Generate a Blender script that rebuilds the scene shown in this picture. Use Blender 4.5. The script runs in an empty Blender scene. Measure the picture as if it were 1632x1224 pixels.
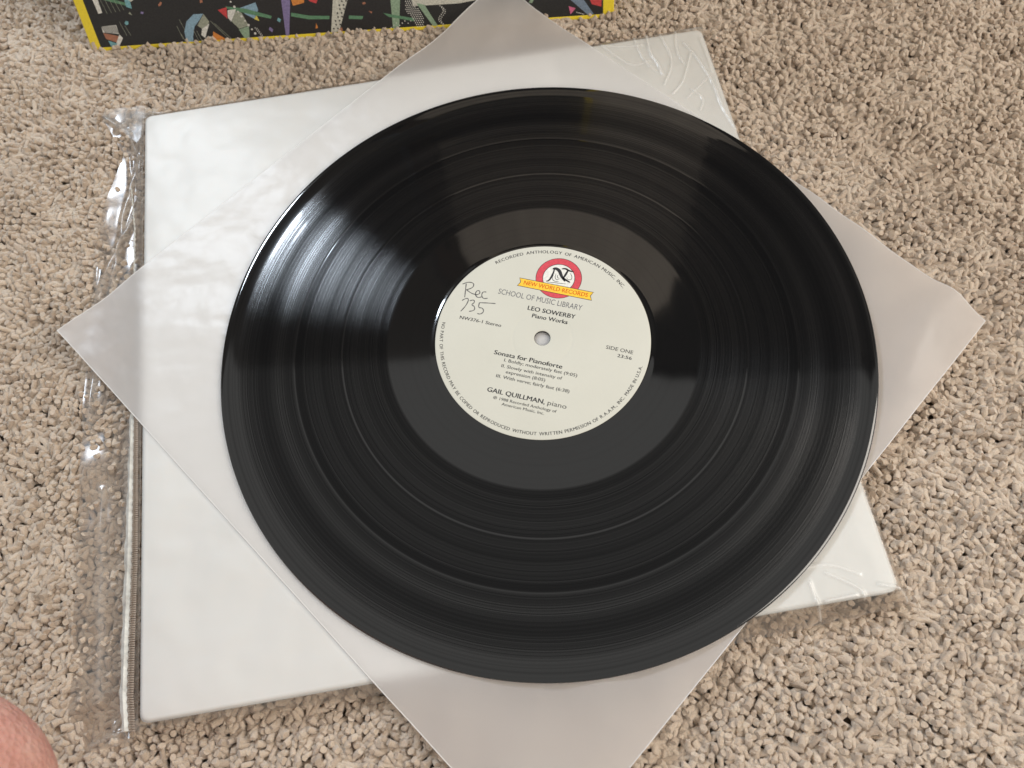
import bpy, bmesh, math, random
import numpy as np
from mathutils import Vector, Matrix

S = 0.001                      # everything below is written in millimetres
sc = bpy.context.scene
C = sc.collection
rnd = random.Random(7)

# ------------------------------------------------------------------ camera
cam_d = bpy.data.cameras.new('camera')
cam = bpy.data.objects.new('camera', cam_d)
C.objects.link(cam)
R = Matrix(((0.998049, 0.04846, 0.039369), (-0.028692, 0.916008, -0.400133), (-0.055453, 0.398223, 0.915611)))
cam.matrix_world = Matrix.Translation(Vector((0, -171.89, 343.67)) * S) @ R.to_4x4()
cam_d.sensor_width = 36
cam_d.lens = 28.93
cam_d.clip_start = 0.01
cam_d.clip_end = 50
cam_d.dof.use_dof = True
cam_d.dof.focus_distance = 0.385
cam_d.dof.aperture_fstop = 13
sc.camera = cam

# ------------------------------------------------------------------ light
w = bpy.data.worlds.new('World')
sc.world = w
w.use_nodes = True
bg = w.node_tree.nodes['Background']
bg.inputs[0].default_value = (1.0, 0.985, 0.945, 1)
bg.inputs[1].default_value = 0.62
sc.view_settings.view_transform = 'Standard'
sc.view_settings.look = 'None'
sc.view_settings.exposure = -0.28
sc.view_settings.gamma = 1


def area(name, az, el, dist, sx, sy, power, col):
    d = bpy.data.lights.new(name, 'AREA')
    d.shape = 'RECTANGLE'; d.size = sx; d.size_y = sy; d.energy = power; d.color = col
    o = bpy.data.objects.new(name, d); C.objects.link(o)
    a, e = math.radians(az), math.radians(el)
    p = Vector((math.sin(a) * math.cos(e), math.cos(a) * math.cos(e), math.sin(e))) * dist
    o.location = p
    o.rotation_euler = (-p).to_track_quat('-Z', 'Y').to_euler()
    return o


area('window_light', 99, 42, 1.2, 0.8, .7, 14.0, (1.0, 0.92, 0.83))
area('far_window_light', -36, 44, 1.75, 0.26, 0.30, 21.0, (0.78, 0.88, 1.0))

cy = sc.cycles
cy.max_bounces = 14; cy.diffuse_bounces = 8; cy.glossy_bounces = 5; cy.transmission_bounces = 8; cy.transparent_max_bounces = 16


# ------------------------------------------------------------------ helpers
def tag(o, label=None, cat=None, kind=None, group=None):
    if label: o['label'] = label
    if cat: o['category'] = cat
    if kind: o['kind'] = kind
    if group: o['group'] = group
    return o


def mesh_obj(name, verts, faces, mat, parent=None, smooth=False):
    me = bpy.data.meshes.new(name)
    me.from_pydata([(v[0] * S, v[1] * S, v[2] * S) for v in verts], [], faces)
    me.update()
    if mat: me.materials.append(mat)
    if smooth:
        me.polygons.foreach_set('use_smooth', [True] * len(me.polygons))
    o = bpy.data.objects.new(name, me)
    C.objects.link(o)
    if parent: o.parent = parent
    return o


def empty(name, loc=(0, 0, 0)):
    o = bpy.data.objects.new(name, None)
    o.empty_display_size = 0.02
    o.location = Vector(loc) * S
    C.objects.link(o)
    return o


class NT:
    def __init__(self, name):
        self.m = bpy.data.materials.new(name); self.m.use_nodes = True
        self.t = self.m.node_tree; self.n = self.t.nodes; self.l = self.t.links
        self.b = self.n.get('Principled BSDF'); self.out = self.n.get('Material Output')

    def add(self, typ, **kw):
        x = self.n.new(typ)
        for k, v in kw.items():
            setattr(x, k, v)
        return x

    def link(self, a, b): self.l.new(a, b)

    def math(self, op, a, b=None, clamp=False):
        x = self.add('ShaderNodeMath', operation=op, use_clamp=clamp)
        for i, v in enumerate((a, b)):
            if v is None: continue
            if isinstance(v, (int, float)): x.inputs[i].default_value = v
            else: self.link(v, x.inputs[i])
        return x.outputs[0]

    def noise(self, scale, detail=3, rough=.5, dim='3D', vec=None, w=None):
        x = self.add('ShaderNodeTexNoise', noise_dimensions=dim)
        x.inputs['Scale'].default_value = scale; x.inputs['Detail'].default_value = detail
        x.inputs['Roughness'].default_value = rough
        if vec is not None: self.link(vec, x.inputs['Vector'])
        if w is not None: self.link(w, x.inputs['W'])
        return x.outputs['Fac']

    def ramp(self, fac, stops, interp='LINEAR'):
        x = self.add('ShaderNodeValToRGB'); x.color_ramp.interpolation = interp
        el = x.color_ramp.elements
        while len(el) < len(stops): el.new(0.5)
        for e, (p, c) in zip(el, stops):
            e.position = p; e.color = c if len(c) == 4 else (*c, 1)
        self.link(fac, x.inputs[0])
        return x.outputs[0]

    def bump(self, h, dist, strength=1.0):
        x = self.add('ShaderNodeBump'); x.inputs['Distance'].default_value = dist
        x.inputs['Strength'].default_value = strength
        self.link(h, x.inputs['Height']); return x.outputs[0]

    def schlick(self, nrm, f0=.045):
        x = self.add('ShaderNodeLayerWeight'); x.inputs['Blend'].default_value = .5
        self.link(nrm, x.inputs['Normal'])
        return self.math('ADD', self.math('MULTIPLY', self.math('POWER', x.outputs['Facing'], 5), 1 - f0), f0)

    def objco(self):
        return self.add('ShaderNodeTexCoord').outputs['Object']


def flat(name, col, rough=.6, spec=.4):
    m = NT(name)
    m.b.inputs['Base Color'].default_value = (*col, 1)
    m.b.inputs['Roughness'].default_value = rough
    m.b.inputs['Specular IOR Level'].default_value = spec
    return m.m


def printed(name, col, rough=.55, var=.15):
    """printed ink or card with slight unevenness"""
    m = NT(name)
    f = m.noise(900, 3, .6, vec=m.objco())
    lo = tuple(c * (1 - var) for c in col); hi = tuple(min(1, c * (1 + var)) for c in col)
    m.link(m.ramp(f, [(.3, lo), (.7, hi)]), m.b.inputs['Base Color'])
    m.b.inputs['Roughness'].default_value = rough
    return m.m


# ------------------------------------------------------------------ carpet
FLOOR = -18.5


def carpet_back_mat():
    m = NT('carpet_backing')
    co = m.objco()
    f = m.noise(350, 4, .7, vec=co)
    m.link(m.ramp(f, [(.3, (.28, .2, .14)), (.7, (.5, .4, .3))]), m.b.inputs['Base Color'])
    m.b.inputs['Roughness'].default_value = .95
    m.link(m.bump(f, .004), m.b.inputs['Normal'])
    return m.m


fl = mesh_obj('floor', [(-3000, -3000, FLOOR), (3000, -3000, FLOOR), (3000, 3000, FLOOR), (-3000, 3000, FLOOR)], [(0, 1, 2, 3)], carpet_back_mat())
tag(fl, kind='structure')


def tuft_mat():
    m = NT('carpet_yarn')
    oi = m.add('ShaderNodeObjectInfo')
    co = m.add('ShaderNodeTexCoord').outputs['Object']
    geo = m.add('ShaderNodeNewGeometry').outputs['Position']
    big = m.noise(14, 3, .6, vec=geo)
    col = m.ramp(oi.outputs['Random'], [(0, (.57, .455, .35)), (.4, (.70, .575, .45)), (.75, (.78, .655, .525)), (1, (.65, .53, .42))])
    mx = m.add('ShaderNodeMix', data_type='RGBA', blend_type='MULTIPLY')
    mx.inputs['Factor'].default_value = 1
    m.link(col, mx.inputs['A'])
    m.link(m.ramp(big, [(.3, (.90, .88, .86)), (.7, (1, 1, 1))]), mx.inputs['B'])
    fib = m.noise(1500, 3, .7, vec=geo)
    mx2 = m.add('ShaderNodeMix', data_type='RGBA', blend_type='MULTIPLY')
    mx2.inputs['Factor'].default_value = 1
    m.link(mx.outputs['Result'], mx2.inputs['A'])
    m.link(m.ramp(fib, [(.3, (.82, .8, .78)), (.65, (1, 1, 1))]), mx2.inputs['B'])
    m.link(mx2.outputs['Result'], m.b.inputs['Base Color'])
    m.b.inputs['Roughness'].default_value = .8
    m.b.inputs['Specular IOR Level'].default_value = .25
    m.b.inputs['Sheen Weight'].default_value = .4
    m.b.inputs['Sheen Roughness'].default_value = .5
    m.link(m.bump(fib, .0009), m.b.inputs['Normal'])
    m.b.inputs['Subsurface Weight'].default_value = .35
    m.b.inputs['Subsurface Radius'].default_value = (1, .8, .65)
    m.b.inputs['Subsurface Scale'].default_value = .0012
    return m.m


def build_carpet():
    rng = np.random.default_rng(3)
    sp = 2.4
    xs = np.arange(-440, 420, sp); ys = np.arange(-330, 440, sp)
    X, Y = np.meshgrid(xs, ys)
    X = X + (np.arange(X.shape[0]) % 2)[:, None] * sp * .5
    X = X + rng.uniform(-.5, .5, X.shape) * sp; Y = Y + rng.uniform(-.5, .5, X.shape) * sp
    x, y = X.ravel(), Y.ravel()
    n = len(x)
    # tufts lean with a slowly varying lay of the pile
    def lf(px, py, s, seed):
        r = np.random.default_rng(seed); v = 0
        for k in range(7):
            a = r.uniform(0, 6.28); f = r.uniform(.5, 1.6) / s
            v = v + np.sin(px * np.cos(a) * f + py * np.sin(a) * f + r.uniform(0, 6.28))
        return v / 3.0
    lay = lf(x, y, 26, 1) * 2.0 + lf(x, y, 8, 5) * 1.2
    tilt = np.radians(60 + 18 * lf(x, y, 7, 2) + rng.normal(0, 22, n))
    tilt = np.clip(tilt, .05, 1.62)
    z = -13.9 + lf(x, y, 9, 3) * .6 + lf(x, y, 30, 4) * .5 + rng.normal(0, .42, n)
    z -= (rng.random(n) < .05) * 1.6
    z = np.clip(z, -18, -12.3)
    # pressed down under the stack of sleeves
    me = bpy.data.meshes.new('carpet_pile')
    me.vertices.add(n)
    me.vertices.foreach_set('co', (np.stack([x, y, z], 1) * S).ravel())
    rot = np.stack([tilt, rng.normal(0, .2, n), lay + rng.normal(0, 1.1, n)], 1).astype(np.float32)
    a = me.attributes.new('rot', 'FLOAT_VECTOR', 'POINT'); a.data.foreach_set('vector', rot.ravel())
    s = np.stack([rng.uniform(.8, 1.15, n), rng.uniform(.8, 1.15, n), rng.uniform(.75, 1.25, n)], 1).astype(np.float32)
    a = me.attributes.new('scl', 'FLOAT_VECTOR', 'POINT'); a.data.foreach_set('vector', s.ravel())
    a = me.attributes.new('idx', 'INT', 'POINT'); a.data.foreach_set('value', rng.integers(0, 5, n).astype(np.int32))
    me.update()
    o = bpy.data.objects.new('carpet_pile', me); C.objects.link(o)
    mat = tuft_mat(); me.materials.append(mat)
    ng = bpy.data.node_groups.new('tufts', 'GeometryNodeTree')
    ng.interface.new_socket('Geometry', in_out='INPUT', socket_type='NodeSocketGeometry')
    ng.interface.new_socket('Geometry', in_out='OUTPUT', socket_type='NodeSocketGeometry')
    N, L = ng.nodes, ng.links
    gi, go = N.new('NodeGroupInput'), N.new('NodeGroupOutput')
    join = N.new('GeometryNodeGeometryToInstance')
    jg = []
    for k in range(5):
        q = N.new('GeometryNodeCurveQuadraticBezier')
        q.inputs['Resolution'].default_value = 10
        b = [(-.9, .3), (.9, -.6), (-1.5, .8), (.4, 1.2), (1.4, .2)][k]
        q.inputs['Start'].default_value = (0, 0, -.0040)
        q.inputs['Middle'].default_value = (b[0] * S, b[1] * S, 0)
        q.inputs['End'].default_value = (b[0] * -.3 * S, b[1] * -.3 * S, .0033 + .0003 * k)
        sp_ = N.new('GeometryNodeSplineParameter')
        # radius profile: 1-(2t-1)^4
        m1 = N.new('ShaderNodeMath'); m1.operation = 'MULTIPLY_ADD'; m1.inputs[1].default_value = 2; m1.inputs[2].default_value = -1
        L.new(sp_.outputs['Factor'], m1.inputs[0])
        m2 = N.new('ShaderNodeMath'); m2.operation = 'POWER'; m2.inputs[1].default_value = 2.4
        ab = N.new('ShaderNodeMath'); ab.operation = 'ABSOLUTE'; L.new(m1.outputs[0], ab.inputs[0]); L.new(ab.outputs[0], m2.inputs[0])
        m3 = N.new('ShaderNodeMath'); m3.operation = 'SUBTRACT'; m3.inputs[0].default_value = 1.02; L.new(m2.outputs[0], m3.inputs[1])
        m4 = N.new('ShaderNodeMath'); m4.operation = 'POWER'; m4.inputs[1].default_value = .5; L.new(m3.outputs[0], m4.inputs[0])
        sr = N.new('GeometryNodeSetCurveRadius'); L.new(q.outputs[0], sr.inputs['Curve']); L.new(m4.outputs[0], sr.inputs['Radius'])
        cc = N.new('GeometryNodeCurvePrimitiveCircle'); cc.inputs['Resolution'].default_value = 11; cc.inputs['Radius'].default_value = (1.27 + .07 * (k % 3)) * S
        cm = N.new('GeometryNodeCurveToMesh'); L.new(sr.outputs[0], cm.inputs['Curve']); L.new(cc.outputs[0], cm.inputs['Profile Curve'])
        cm.inputs['Fill Caps'].default_value = True
        # two-ply lumps
        nz = N.new('ShaderNodeTexNoise'); nz.inputs['Scale'].default_value = 520; nz.inputs['Detail'].default_value = 1
        po = N.new('GeometryNodeInputPosition'); va = N.new('ShaderNodeVectorMath'); va.operation = 'ADD'; va.inputs[1].default_value = (k * .1, 0, 0)
        L.new(po.outputs[0], va.inputs[0]); L.new(va.outputs[0], nz.inputs['Vector'])
        vs = N.new('ShaderNodeVectorMath'); vs.operation = 'SUBTRACT'; vs.inputs[1].default_value = (.5, .5, .5)
        L.new(nz.outputs['Color'], vs.inputs[0])
        vm = N.new('ShaderNodeVectorMath'); vm.operation = 'SCALE'; vm.inputs['Scale'].default_value = 1.15 * S
        L.new(vs.outputs[0], vm.inputs[0])
        st = N.new('GeometryNodeSetPosition'); L.new(cm.outputs[0], st.inputs['Geometry']); L.new(vm.outputs[0], st.inputs['Offset'])
        ss = N.new('GeometryNodeSetShadeSmooth'); L.new(st.outputs[0], ss.inputs[0])
        sm = N.new('GeometryNodeSetMaterial'); sm.inputs['Material'].default_value = mat
        L.new(ss.outputs[0], sm.inputs['Geometry'])
        L.new(sm.outputs[0], join.inputs[0])
    iop = N.new('GeometryNodeInstanceOnPoints')
    L.new(gi.outputs[0], iop.inputs['Points'])
    L.new(join.outputs[0], iop.inputs['Instance'])
    iop.inputs['Pick Instance'].default_value = True

    def attr(nm, t):
        x = N.new('GeometryNodeInputNamedAttribute'); x.data_type = t; x.inputs['Name'].default_value = nm
        return x.outputs['Attribute']
    L.new(attr('idx', 'INT'), iop.inputs['Instance Index'])
    e2r = N.new('FunctionNodeEulerToRotation'); L.new(attr('rot', 'FLOAT_VECTOR'), e2r.inputs[0])
    L.new(e2r.outputs[0], iop.inputs['Rotation'])
    L.new(attr('scl', 'FLOAT_VECTOR'), iop.inputs['Scale'])
    L.new(iop.outputs[0], go.inputs[0])
    md = o.modifiers.new('tufts', 'NODES'); md.node_group = ng
    tag(o, 'beige looped and nubbly carpet pile covering the floor', 'carpet', kind='stuff')


build_carpet()


# ------------------------------------------------------------------ stack of white sleeves
STK = [(-212.5, 150.4), (-167.3, -160.6), (138.7, -119.9), (96.1, 188.1)]   # TL, BL, BR, TR


def white_sheet_mat(name, col, rough=.42):
    m = NT(name)
    co = m.objco()
    f = m.noise(9, 3, .5, vec=co)
    f2 = m.noise(30, 2, .5, vec=co)
    m.link(m.ramp(f, [(.3, tuple(c * .96 for c in col)), (.7, col)]), m.b.inputs['Base Color'])
    m.b.inputs['Roughness'].default_value = rough
    m.b.inputs['Specular IOR Level'].default_value = .3
    m.b.inputs['Subsurface Weight'].default_value = .25
    m.b.inputs['Subsurface Radius'].default_value = (1, .8, .7)
    m.b.inputs['Subsurface Scale'].default_value = .004
    h = m.math('ADD', f, m.math('MULTIPLY', f2, .25))
    m.link(m.bump(h, .009), m.b.inputs['Normal'])
    return m.m


def rounded_slab(corners, z0, z1, rad, jit=0.0, corner_r=3.0, seg=5):
    """soft-edged pad; corners counter-clockwise list of xy"""
    cs = [Vector(c) for c in corners]
    n = len(cs)
    outline = []
    for i, c in enumerate(cs):
        a = (cs[i - 1] - c).normalized(); b = (cs[(i + 1) % n] - c).normalized()
        p0 = c + a * corner_r; p1 = c + b * corner_r
        for k in range(seg + 1):
            t = k / seg
            outline.append((1 - t) ** 2 * p0 + 2 * t * (1 - t) * c + t * t * p1)
        nxt = cs[(i + 1) % n]
        L_ = (nxt - c).length
        m_ = max(1, int(L_ / 12))
        for k in range(1, m_):
            outline.append(p1.lerp(nxt - (nxt - c).normalized() * corner_r, k / m_))
    cen = sum(cs, Vector((0, 0))) / n
    rings = []
    prof = []
    for k in range(6):
        a = k / 5 * math.pi / 2
        prof.append((rad * (1 - math.cos(a)) , z1 - rad + rad * math.sin(a)))
    prof = [(rad * .6, z0)] + [(0, z0 + rad * .6)] + [(p[0], p[1]) for p in prof]
    prof += [(rad + 8, z1), (rad + 40, z1)]
    verts = []; faces = []
    N_ = len(outline)
    for inset, z in prof:
        for j, p in enumerate(outline):
            d = cen - p
            q = p + d.normalized() * inset * 1.15
            verts.append((q.x + rnd.uniform(-jit, jit), q.y + rnd.uniform(-jit, jit), z))
    for r in range(len(prof) - 1):
        for j in range(N_):
            k = (j + 1) % N_
            faces.append((r * N_ + j, r * N_ + k, (r + 1) * N_ + k, (r + 1) * N_ + j))
    verts.append((cen.x, cen.y, prof[-1][1])); ci = len(verts) - 1
    b = (len(prof) - 1) * N_
    for j in range(N_): faces.append((b + j, b + (j + 1) % N_, ci))
    verts.append((cen.x, cen.y, z0)); ci = len(verts) - 1
    for j in range(N_): faces.append(((j + 1) % N_, j, ci))
    return verts, faces


def build_stack():
    t = empty('sleeve_pack', (0, 0, -12))
    tag(t, 'thick square pack of milky white record sleeves lying on the carpet', 'record sleeves')
    m = white_sheet_mat('white_polythene', (.68, .665, .63))
    k_n = 9
    th = 11.0 / k_n
    for k in range(k_n):
        z1 = -1.0 - (k * th + (1.6 if k else 0)) * 11 / 12.6
        j = 0 if k == 0 else rnd.uniform(-.7, .5)
        cs = []
        cen = Vector((-36, 14.5))
        for c in STK:
            v = Vector(c); d = (v - cen)
            v = v + d.normalized() * (j - .18 * k * (k > 0)) + Vector((rnd.uniform(-.5, .5), rnd.uniform(-.5, .5))) * (k > 0)
            cs.append(v)
        vs, fs = rounded_slab(cs, z1 - th + .2 - (1.3 if k == 0 else 0), z1, 2.1 if k == 0 else th * .4, corner_r=4.0)
        o = mesh_obj('sleeve', [(v[0], v[1], v[2] + 12) for v in vs], fs, m, t, smooth=True)
    return t


build_stack()


# ------------------------------------------------------------------ clear outer bag
def seg_d(px, py, a, b):
    ax, ay = a; bx, by = b
    dx, dy = bx - ax, by - ay
    t = np.clip(((px - ax) * dx + (py - ay) * dy) / (dx * dx + dy * dy), 0, 1)
    return np.hypot(px - ax - t * dx, py - ay - t * dy)


CREASES = [
    ([(40.5, 179.6), (52.2, 177.5), (62.3, 177.8)], 1.0, .9),
    ([(40.5, 179.6), (49, 170), (56, 162.8), (65, 166.4)], .8, .8),
    ([(65.5, 185.4), (66, 173), (70.1, 163.8), (71.8, 156)], 1.3, 1.1),
    ([(58.5, 184.4), (60, 176), (63.1, 165.8), (68.8, 158)], .9, .8),
    ([(73, 184.7), (77.5, 170.9), (77.3, 161), (72, 149.5)], 1.1, .9),
    ([(81.7, 186.3), (80.5, 171.7), (84.1, 162.6)], 1.0, .8),
    ([(85, 178), (89.2, 171), (93.8, 160.7), (98.4, 145.2), (100, 132.5), (105.1, 116.8)], 1.4, .9),
    ([(88.2, 170), (84.3, 157.1), (81.8, 149.8), (75.8, 142.8)], 1.2, .8),
    ([(95.2, 152), (83, 139.1)], .7, .7), ([(85.4, 145.2), (91.9, 138.4), (88.9, 130.3)], .9, .8),
    ([(94.5, 180.6), (97, 167), (98.1, 156)], 1.0, .8), ([(80.4, 189.8), (88.5, 186.8), (97.2, 189.5)], 1.2, .9),
    ([(104.8, -122.7), (107.4, -129.6)], 1.6, .7), ([(103.4, -115.3), (104.8, -122.7)], .8, .8),
    ([(110.6, -112), (123.3, -118.6), (124.3, -122.1)], .9, .8), ([(108.6, -123.2), (121, -121.1)], .9, .8),
    ([(130.5, -117.2), (140.4, -119.3), (143, -123.7)], 1.2, .8), ([(99, -110), (112, -108), (124, -113)], .5, .9),
    ([(-233, 150), (-222, 160), (-214, 158)], 2.2, 1.2), ([(-240, 158), (-226, 148), (-216, 128), (-212, 100)], 1.6, 1.2),
    ([(-212, 152), (-217, 120), (-219, 90), (-217, 60), (-221, 30), (-220, 0)], 1.6, 1.4),
    ([(-205, 120), (-216, 80), (-225, 40), (-224, 10)], 1.8, 1.6), ([(-222, 130), (-216, 100)], 1.0, .9),
    ([(-228, 60), (-222, 20), (-216, -30)], 1.2, 1.6), ([(-208, 60), (-203, 20), (-196, -30), (-190, -90)], 1.0, 1.4),
    ([(-205, -60), (-196, -110), (-190, -150)], 1.0, 1.8), ([(-176, -156), (-170, -166), (-160, -172)], 1.4, .9),
    ([(-170, -159), (-166, -168)], 1.6, .8), ([(-190, -168), (-178, -163), (-172, -169)], 1.2, .9),
    ([(-182, -160), (-180, -170)], 1.0, .7),
]


def clear_plastic_mat():
    m = NT('clear_cellophane')
    m.n.remove(m.b)
    tr = m.add('ShaderNodeBsdfTransparent'); tr.inputs[0].default_value = (1, 1, 1, 1)
    fa = m.add('ShaderNodeAttribute', attribute_name='flap')
    m.link(m.ramp(fa.outputs['Fac'], [(0, (.985, .985, .98)), (1, (.83, .79, .745))]), tr.inputs[0])  # browner on the flap: shadow and haze there are painted into the film tint
    gl = m.add('ShaderNodeBsdfAnisotropic'); gl.inputs['Roughness'].default_value = .24
    df = m.add('ShaderNodeBsdfDiffuse'); df.inputs[0].default_value = (.97, .96, .92, 1)
    co = m.objco()
    f = m.noise(38, 2, .4, vec=co)
    bp = m.bump(f, .0016)
    m.link(bp, gl.inputs['Normal'])
    fr = m.schlick(bp)
    m1 = m.add('ShaderNodeMixShader'); m.link(m.math('MULTIPLY', fr, 1.6, clamp=True), m1.inputs[0])
    at = m.add('ShaderNodeAttribute', attribute_name='crease')
    m2 = m.add('ShaderNodeMixShader'); m.link(m.math('ADD', m.math('MULTIPLY', at.outputs['Fac'], .34), .06, clamp=True), m2.inputs[0])  # creases whitened: folded film is hazier, and glints are painted as diffuse white
    m.link(tr.outputs[0], m2.inputs[1]); m.link(df.outputs[0], m2.inputs[2])
    m.link(m2.outputs[0], m1.inputs[1]); m.link(gl.outputs[0], m1.inputs[2])
    m.link(m1.outputs[0], m.out.inputs[0])
    return m.m


def in_stack_dist(px, py):
    """signed distance outside the stack outline (negative inside)"""
    d = np.full(px.shape, -1e9)
    for i in range(4):
        a = np.array(STK[i]); b = np.array(STK[(i + 1) % 4])
        e = b - a; nrm = np.array([e[1], -e[0]]) / np.hypot(*e)     # outward for clockwise/ccw order
        s_ = (px - a[0]) * nrm[0] + (py - a[1]) * nrm[1]
        c = np.array([-36, 14.5]); s0 = (c[0] - a[0]) * nrm[0] + (c[1] - a[1]) * nrm[1]
        if s0 > 0: s_ = -s_
        d = np.maximum(d, s_)
    return d


def soften(p):
    for _ in range(2):
        q = [p[0]]
        for a, b in zip(p[:-1], p[1:]):
            q += [(a[0] * .75 + b[0] * .25, a[1] * .75 + b[1] * .25), (a[0] * .25 + b[0] * .75, a[1] * .25 + b[1] * .75)]
        p = q + [p[-1]]
    return p


def build_bag():
    nx, ny = 600, 520
    u = np.linspace(0, 1, nx); v = np.linspace(0, 1, ny)
    # left edge of the flap as a polyline in v (bottom to top), right edge close to the pack's right edge
    lv = [0, .12, .32, .58, .80, .90, 1.0]
    lx = [-200.5, -205.5, -215, -228, -231, -226, -243]
    ly = [-172, -130, -60, 30, 100, 132, 160]
    LX = np.interp(v, lv, lx); LY = np.interp(v, lv, ly)
    rv = [0, 1]
    RX = np.interp(v, [0, .04, .96, 1], [145, 140.5, 97.5, 97.5]); RY = np.interp(v, [0, .03, 1], [-124.5, -116, 191])
    U, V = np.meshgrid(u, v)
    # the bottom edge bows a little: bag follows the pack with a 9 mm lip
    X = LX[:, None] * (1 - U) + RX[:, None] * U
    Y = LY[:, None] * (1 - U) + RY[:, None] * U
    Y += (1 - V) ** 6 * (np.interp(U, [0, .075, .1, .22, .8, 1], [0, 1, 5.0, 3.5, -3.0, 0]))
    Y += (V ** 8) * (np.interp(U, [0, .04, .12, .5, 1], [0, 2, -3.2, 0, 0]))
    d = in_stack_dist(X, Y)
    t = np.clip(d / 9.0, 0, 1)
    Z = -.72 - 9.8 * (t * t * (3 - 2 * t)) ** .6
    Z = Z + np.clip((d - 3) / 20, 0, 1) * (.9 * np.sin(X * .21 + Y * .06) + .7 * np.sin(Y * .17 - X * .1 + 1.3))
    outside = np.clip((d + 3) / 4, 0, 1)
    trc = np.exp(-(np.maximum(0, 60 - X) / 14) ** 2) * (Y > 100)
    CR = np.zeros(X.shape)
    for pts, amp, wd in CREASES:
        if pts[0][0] > 30:
            pts = soften(pts); wd *= .62; amp *= .55
        h = np.full(X.shape, 1e9)
        for a, b in zip(pts[:-1], pts[1:]): h = np.minimum(h, seg_d(X, Y, a, b))
        g_ = np.exp(-(h / wd) ** 1.5)
        Z = Z + amp * (1.4 if pts[0][0] > 30 else 1.0) * g_
        CR = np.maximum(CR, g_ * (1.0 if pts[0][0] > 30 else .25))
    # under the round record and inner sleeve the film lies flat
    verts = np.stack([X, Y, Z], 2).reshape(-1, 3)
    faces = []
    keep = (d > .2) | (X > 24 - Y * .05)      # the film has slid off the left part of the pack
    for j in range(ny - 1):
        b = j * nx
        for i in range(nx - 1):
            if not keep[j, i]: continue
            faces.append((b + i, b + i + 1, b + nx + i + 1, b + nx + i))
    t_ = empty('clear_bag', (0, 0, -11))
    tag(t_, 'crinkled clear plastic bag around the white pack, open flap spread to the left', 'plastic bag')
    m = clear_plastic_mat()
    verts[:, 2] += 11
    fo = mesh_obj('film', verts.tolist(), faces, m, t_, smooth=True)
    at = fo.data.attributes.new('flap', 'FLOAT', 'POINT'); at.data.foreach_set('value', np.clip(d / 3, 0, 1).ravel().astype(np.float32))
    at = fo.data.attributes.new('crease', 'FLOAT', 'POINT'); at.data.foreach_set('value', CR.ravel().astype(np.float32))
    # folded film lying double at the crumpled upper left corner
    vs = []; fs = []
    n1 = 16
    A = [(-243, 160), (-232, 163.5), (-219, 164), (-209, 160)]
    B = [(-228, 146), (-222, 140), (-217, 136), (-211, 146)]
    for i in range(n1):
        s_ = i / (n1 - 1) * 3; k = min(2, int(s_)); f = s_ - k
        for (P, Q, z) in ((A[k], A[k + 1], 3.4), (B[k], B[k + 1], 5.8)):
            vs.append((P[0] + (Q[0] - P[0]) * f, P[1] + (Q[1] - P[1]) * f, z + .5 * math.sin(i * 1.1 + z)))
    for i in range(n1 - 1): fs.append((2 * i, 2 * i + 2, 2 * i + 3, 2 * i + 1))
    mesh_obj('fold', vs, fs, m, t_, smooth=True)
    # heat-sealed serrated hem running down beside the pack
    hem = NT('sealed_hem')
    hem.b.inputs['Base Color'].default_value = (.80, .81, .76, 1)
    hem.b.inputs['Roughness'].default_value = .25
    hm = hem.m
    tr = hem.add('ShaderNodeBsdfTransparent'); mix = hem.add('ShaderNodeMixShader')
    f = hem.noise(120, 3, .6, vec=hem.objco())
    hem.link(hem.math('MULTIPLY', f, 1.4, clamp=True), mix.inputs[0])
    hem.link(tr.outputs[0], mix.inputs[1]); hem.link(hem.b.outputs[0], mix.inputs[2]); hem.link(mix.outputs[0], hem.out.inputs[0])
    path = [(-214.5, 105), (-208.2, 77), (-203, 41), (-193.6, -26), (-184.3, -96), (-181, -123), (-177.5, -150), (-174.6, -163)]
    ln = [0]
    for a, b in zip(path[:-1], path[1:]): ln.append(ln[-1] + math.dist(a, b))
    vs = []; fs = []
    N_ = 170
    for i in range(N_):
        s_ = ln[-1] * i / (N_ - 1)
        x = np.interp(s_, ln, [p[0] for p in path]); y = np.interp(s_, ln, [p[1] for p in path])
        wd = np.interp(s_, [0, 60, 130, 200, ln[-1]], [.5, 1.0, 2.4, 3.8, 3.4])
        wob = .35 * math.sin(s_ * .31) + .25 * math.sin(s_ * .83)
        vs += [(x - wd * .5 + wob * .6, y, 5.0), (x + wd * .15, y, 7.3), (x + wd * .5 + (.28 if i % 2 else -.1), y, 6.4)]
    for i in range(N_ - 1):
        fs += [(3 * i, 3 * i + 1, 3 * i + 4, 3 * i + 3), (3 * i + 1, 3 * i + 2, 3 * i + 5, 3 * i + 4)]
    mesh_obj('hem', vs, fs, hm, t_, smooth=False)
    # small teeth of the serrated seal between hem and pack
    vs = []; fs = []
    s_ = 62
    while s_ < ln[-1]:
        x = np.interp(s_, ln, [p[0] for p in path]) + np.interp(s_, [60, 130, 200], [.8, 1.4, 2.1]); y = np.interp(s_, ln, [p[1] for p in path])
        wd = float(np.interp(s_, [60, 130, 200], [1.6, 2.6, 3.4])); k = len(vs)
        vs += [(x, y - .3, 6.6), (x + wd, y - .3, 8.2), (x + wd, y + .3, 8.2), (x, y + .3, 6.6), (x + wd * .5, y, 8.3)]
        fs += [(k, k + 1, k + 4), (k + 1, k + 2, k + 4), (k + 2, k + 3, k + 4), (k + 3, k, k + 4)]
        s_ += .95
    tm = flat('seal_teeth', (.42, .34, .27), .35, .5)
    o = mesh_obj('serration', vs, fs, tm, t_); o['kind'] = 'stuff'


build_bag()


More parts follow.
